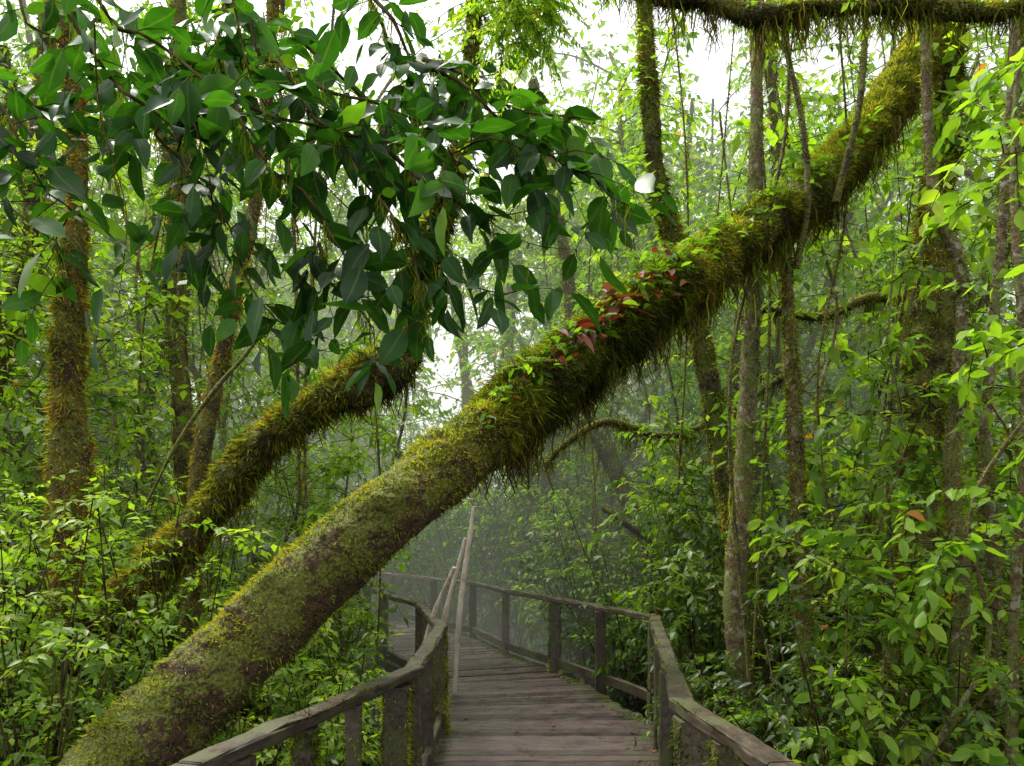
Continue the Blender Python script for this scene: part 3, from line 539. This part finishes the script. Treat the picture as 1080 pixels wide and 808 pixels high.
for x,y,h,r in [(-3.8,6,6,.025),(-2.5,6.8,5.5,.025),(-4.6,8,8,.03),(-3.0,8.6,7,.03),(-5.6,7.4,7,.03),(-1.9,9.6,6,.03),(-2.7,7.4,4.0,.02),(-6.2,9,8,.03),(-4.2,6.8,5,.02),(-3.4,9.8,8,.03),(-5.2,9.4,8,.03),(-1.9,7.8,4.5,.02),(-4.9,6.4,4,.02),(-2.3,8.2,5,.02),(-3.6,7.6,4,.02),(-4.3,9.0,5,.02)]:
    sapling(x,y,h,r,M_lf_mid if rng.random()<.25 else M_lf_fresh,L=rng.uniform(.08,.14),crnd=.68,wd=rng.uniform(.4,.52))
for x,y in scatter(38,-10,11,10.5,15,1.9): sapling(x,y,rng.uniform(4,10),.03,[F_mid,F_fresh][rng.integers(2)],L=rng.uniform(.13,.18),ns=75,crnd=.62)

def tree(x,y,h,r,cr,ncl,nsp,L,leaf,crnd=.5,lo=.16):
    mb=MB();g=float(gz(x,y));w=rng.normal(size=(6,2))*h*.055;l=rng.normal(size=2)*h*.03
    P=[(x,y,g-.2)]+[(x+w[k,0]+l[0]*k,y+w[k,1]+l[1]*k,g+h*(k+1)/6) for k in range(6)]
    inf=tube(mb,P,[r*1.3,r,r*.8,r*.6,r*.35],0,segs=10,step=.2,lump=.2);tufts(mb,inf,5000,.06,.02,3,up=0,patch=.2,crnd=.4)
    c_=inf[0];Bs=[];Ds=[]
    for q in range(ncl):
        i=int(len(c_)*rng.uniform(lo,.98));a=rng.uniform(0,6.28);R=cr*rng.uniform(.35,1)
        e=c_[i]+A(math.cos(a)*R,math.sin(a)*R,rng.uniform(-.1,.55)*R)
        if pd(e[0],e[1])<1.2 and e[2]<2.8: continue
        m_=(c_[i]+e)/2+A(0,0,.12*R)+rng.normal(size=3)*.08
        f2=tube(mb,[c_[i],m_,e],[r*.22,r*.14,.008],0,segs=6,step=.25,lump=.1)
        n=nsp;t=(len(f2[0])*rng.uniform(.35,1,n)).astype(int).clip(0,len(f2[0])-1)
        Bs.append(f2[0][t]+rng.normal(size=(n,3))*.2);Ds.append(rng.normal(size=(n,3))*[1,1,.5]+nrm(e-c_[i])*.5)
    if Bs:
        B=np.vstack(Bs);D=np.vstack(Ds)
        sprays(mb,B,D,rng.uniform(.35,.8,len(B)),8,L,L*.5,1,2,droop=.35,crnd=crnd,crs=.17,tw=.005)
    mb.build('forest_tree',[M_bark_far,leaf,M_twig,M_moss])
for (x,y) in scatter(17,-11,11,9,14,2.0): tree(x,y,rng.uniform(7,11),rng.uniform(.05,.09),rng.uniform(1.3,2.2),26,12,.14,[F_mid,F_fresh][rng.integers(2)],.6)
for (x,y) in [(-3.6,10.5),(-5.4,11.2),(-7.2,11.5)]: tree(x,y,rng.uniform(9,11.5),.06,rng.uniform(1.5,2.1),24,12,.13,F_fresh,.6,lo=.55)
for (x,y) in scatter(28,-17,18,14,23,2.2): tree(x,y,rng.uniform(9,15),rng.uniform(.07,.13),rng.uniform(1.8,3),32,14,.2,[F_mid,F_fresh][rng.integers(2)],.65)
for (x,y) in scatter(30,-28,28,23,38,2.2): tree(x,y,rng.uniform(10,17),rng.uniform(.12,.2),rng.uniform(2.5,4),30,15,.32,F_mid,.6)

# ---------------------------------------------------------------- mist
m,nt,nd,ln=newmat('glowing_mist')
dn=.018
ab=nd.new('ShaderNodeVolumeAbsorption');ab.inputs['Color'].default_value=(0,0,0,1);ab.inputs['Density'].default_value=dn
em=nd.new('ShaderNodeEmission');em.inputs[0].default_value=(.88,.93,.74,1);em.inputs[1].default_value=dn*.85  # mist glows by itself, emission standing in for light scattered within it
ad=nd.new('ShaderNodeAddShader');ln.new(ab.outputs[0],ad.inputs[0]);ln.new(em.outputs[0],ad.inputs[1])
o=nd.new('ShaderNodeOutputMaterial');ln.new(ad.outputs[0],o.inputs['Volume'])
mb=MB();x0,x1,y0,y1,z0,z1=-60,60,8,75,-4,20
mb.add([[x0,y0,z0],[x1,y0,z0],[x1,y1,z0],[x0,y1,z0],[x0,y0,z1],[x1,y0,z1],[x1,y1,z1],[x0,y1,z1]],[[3,2,1,0],[4,5,6,7],[0,1,5,4],[1,2,6,5],[2,3,7,6],[3,0,4,7]],0,smooth=False)
mb.build('glowing_mist',[m])

# ---------------------------------------------------------------- light
w=bpy.data.worlds.new('World');bpy.context.scene.world=w;w.use_nodes=True;nd=w.node_tree.nodes;ln=w.node_tree.links;nd.clear()
sk=nd.new('ShaderNodeTexSky');sk.sky_type='NISHITA';sk.sun_disc=False;sk.sun_elevation=math.radians(62);sk.sun_rotation=math.radians(-50);sk.dust_density=4
hs=nd.new('ShaderNodeHueSaturation');hs.inputs['Saturation'].default_value=.08;hs.inputs['Value'].default_value=2.8;ln.new(sk.outputs[0],hs.inputs['Color'])
bg=nd.new('ShaderNodeBackground');bg.inputs[1].default_value=.15;ln.new(hs.outputs[0],bg.inputs[0])
o=nd.new('ShaderNodeOutputWorld');ln.new(bg.outputs[0],o.inputs[0])
L=bpy.data.lights.new('sun','SUN');L.energy=4.4;L.angle=math.radians(14);L.color=(1,.95,.82);s=bpy.data.objects.new('sun',L);C.objects.link(s)
import mathutils
az=math.radians(-50);el=math.radians(62)
d=mathutils.Vector((math.sin(az)*math.cos(el),math.cos(az)*math.cos(el),math.sin(el)))
s.rotation_euler=d.to_track_quat('Z','Y').to_euler()
sc=bpy.context.scene;sc.view_settings.view_transform='Standard';sc.view_settings.look='None';sc.view_settings.exposure=0
cam=bpy.data.cameras.new('camera');cam.lens=26;cam.sensor_width=36;cam.shift_y=.146;cam.clip_end=600;cam.clip_start=.05
co=bpy.data.objects.new('camera',cam);co.location=(0,0,1.6);co.rotation_euler=(math.radians(90),0,0);C.objects.link(co);sc.camera=co
print('verts',sum(len(m.vertices) for m in bpy.data.meshes))
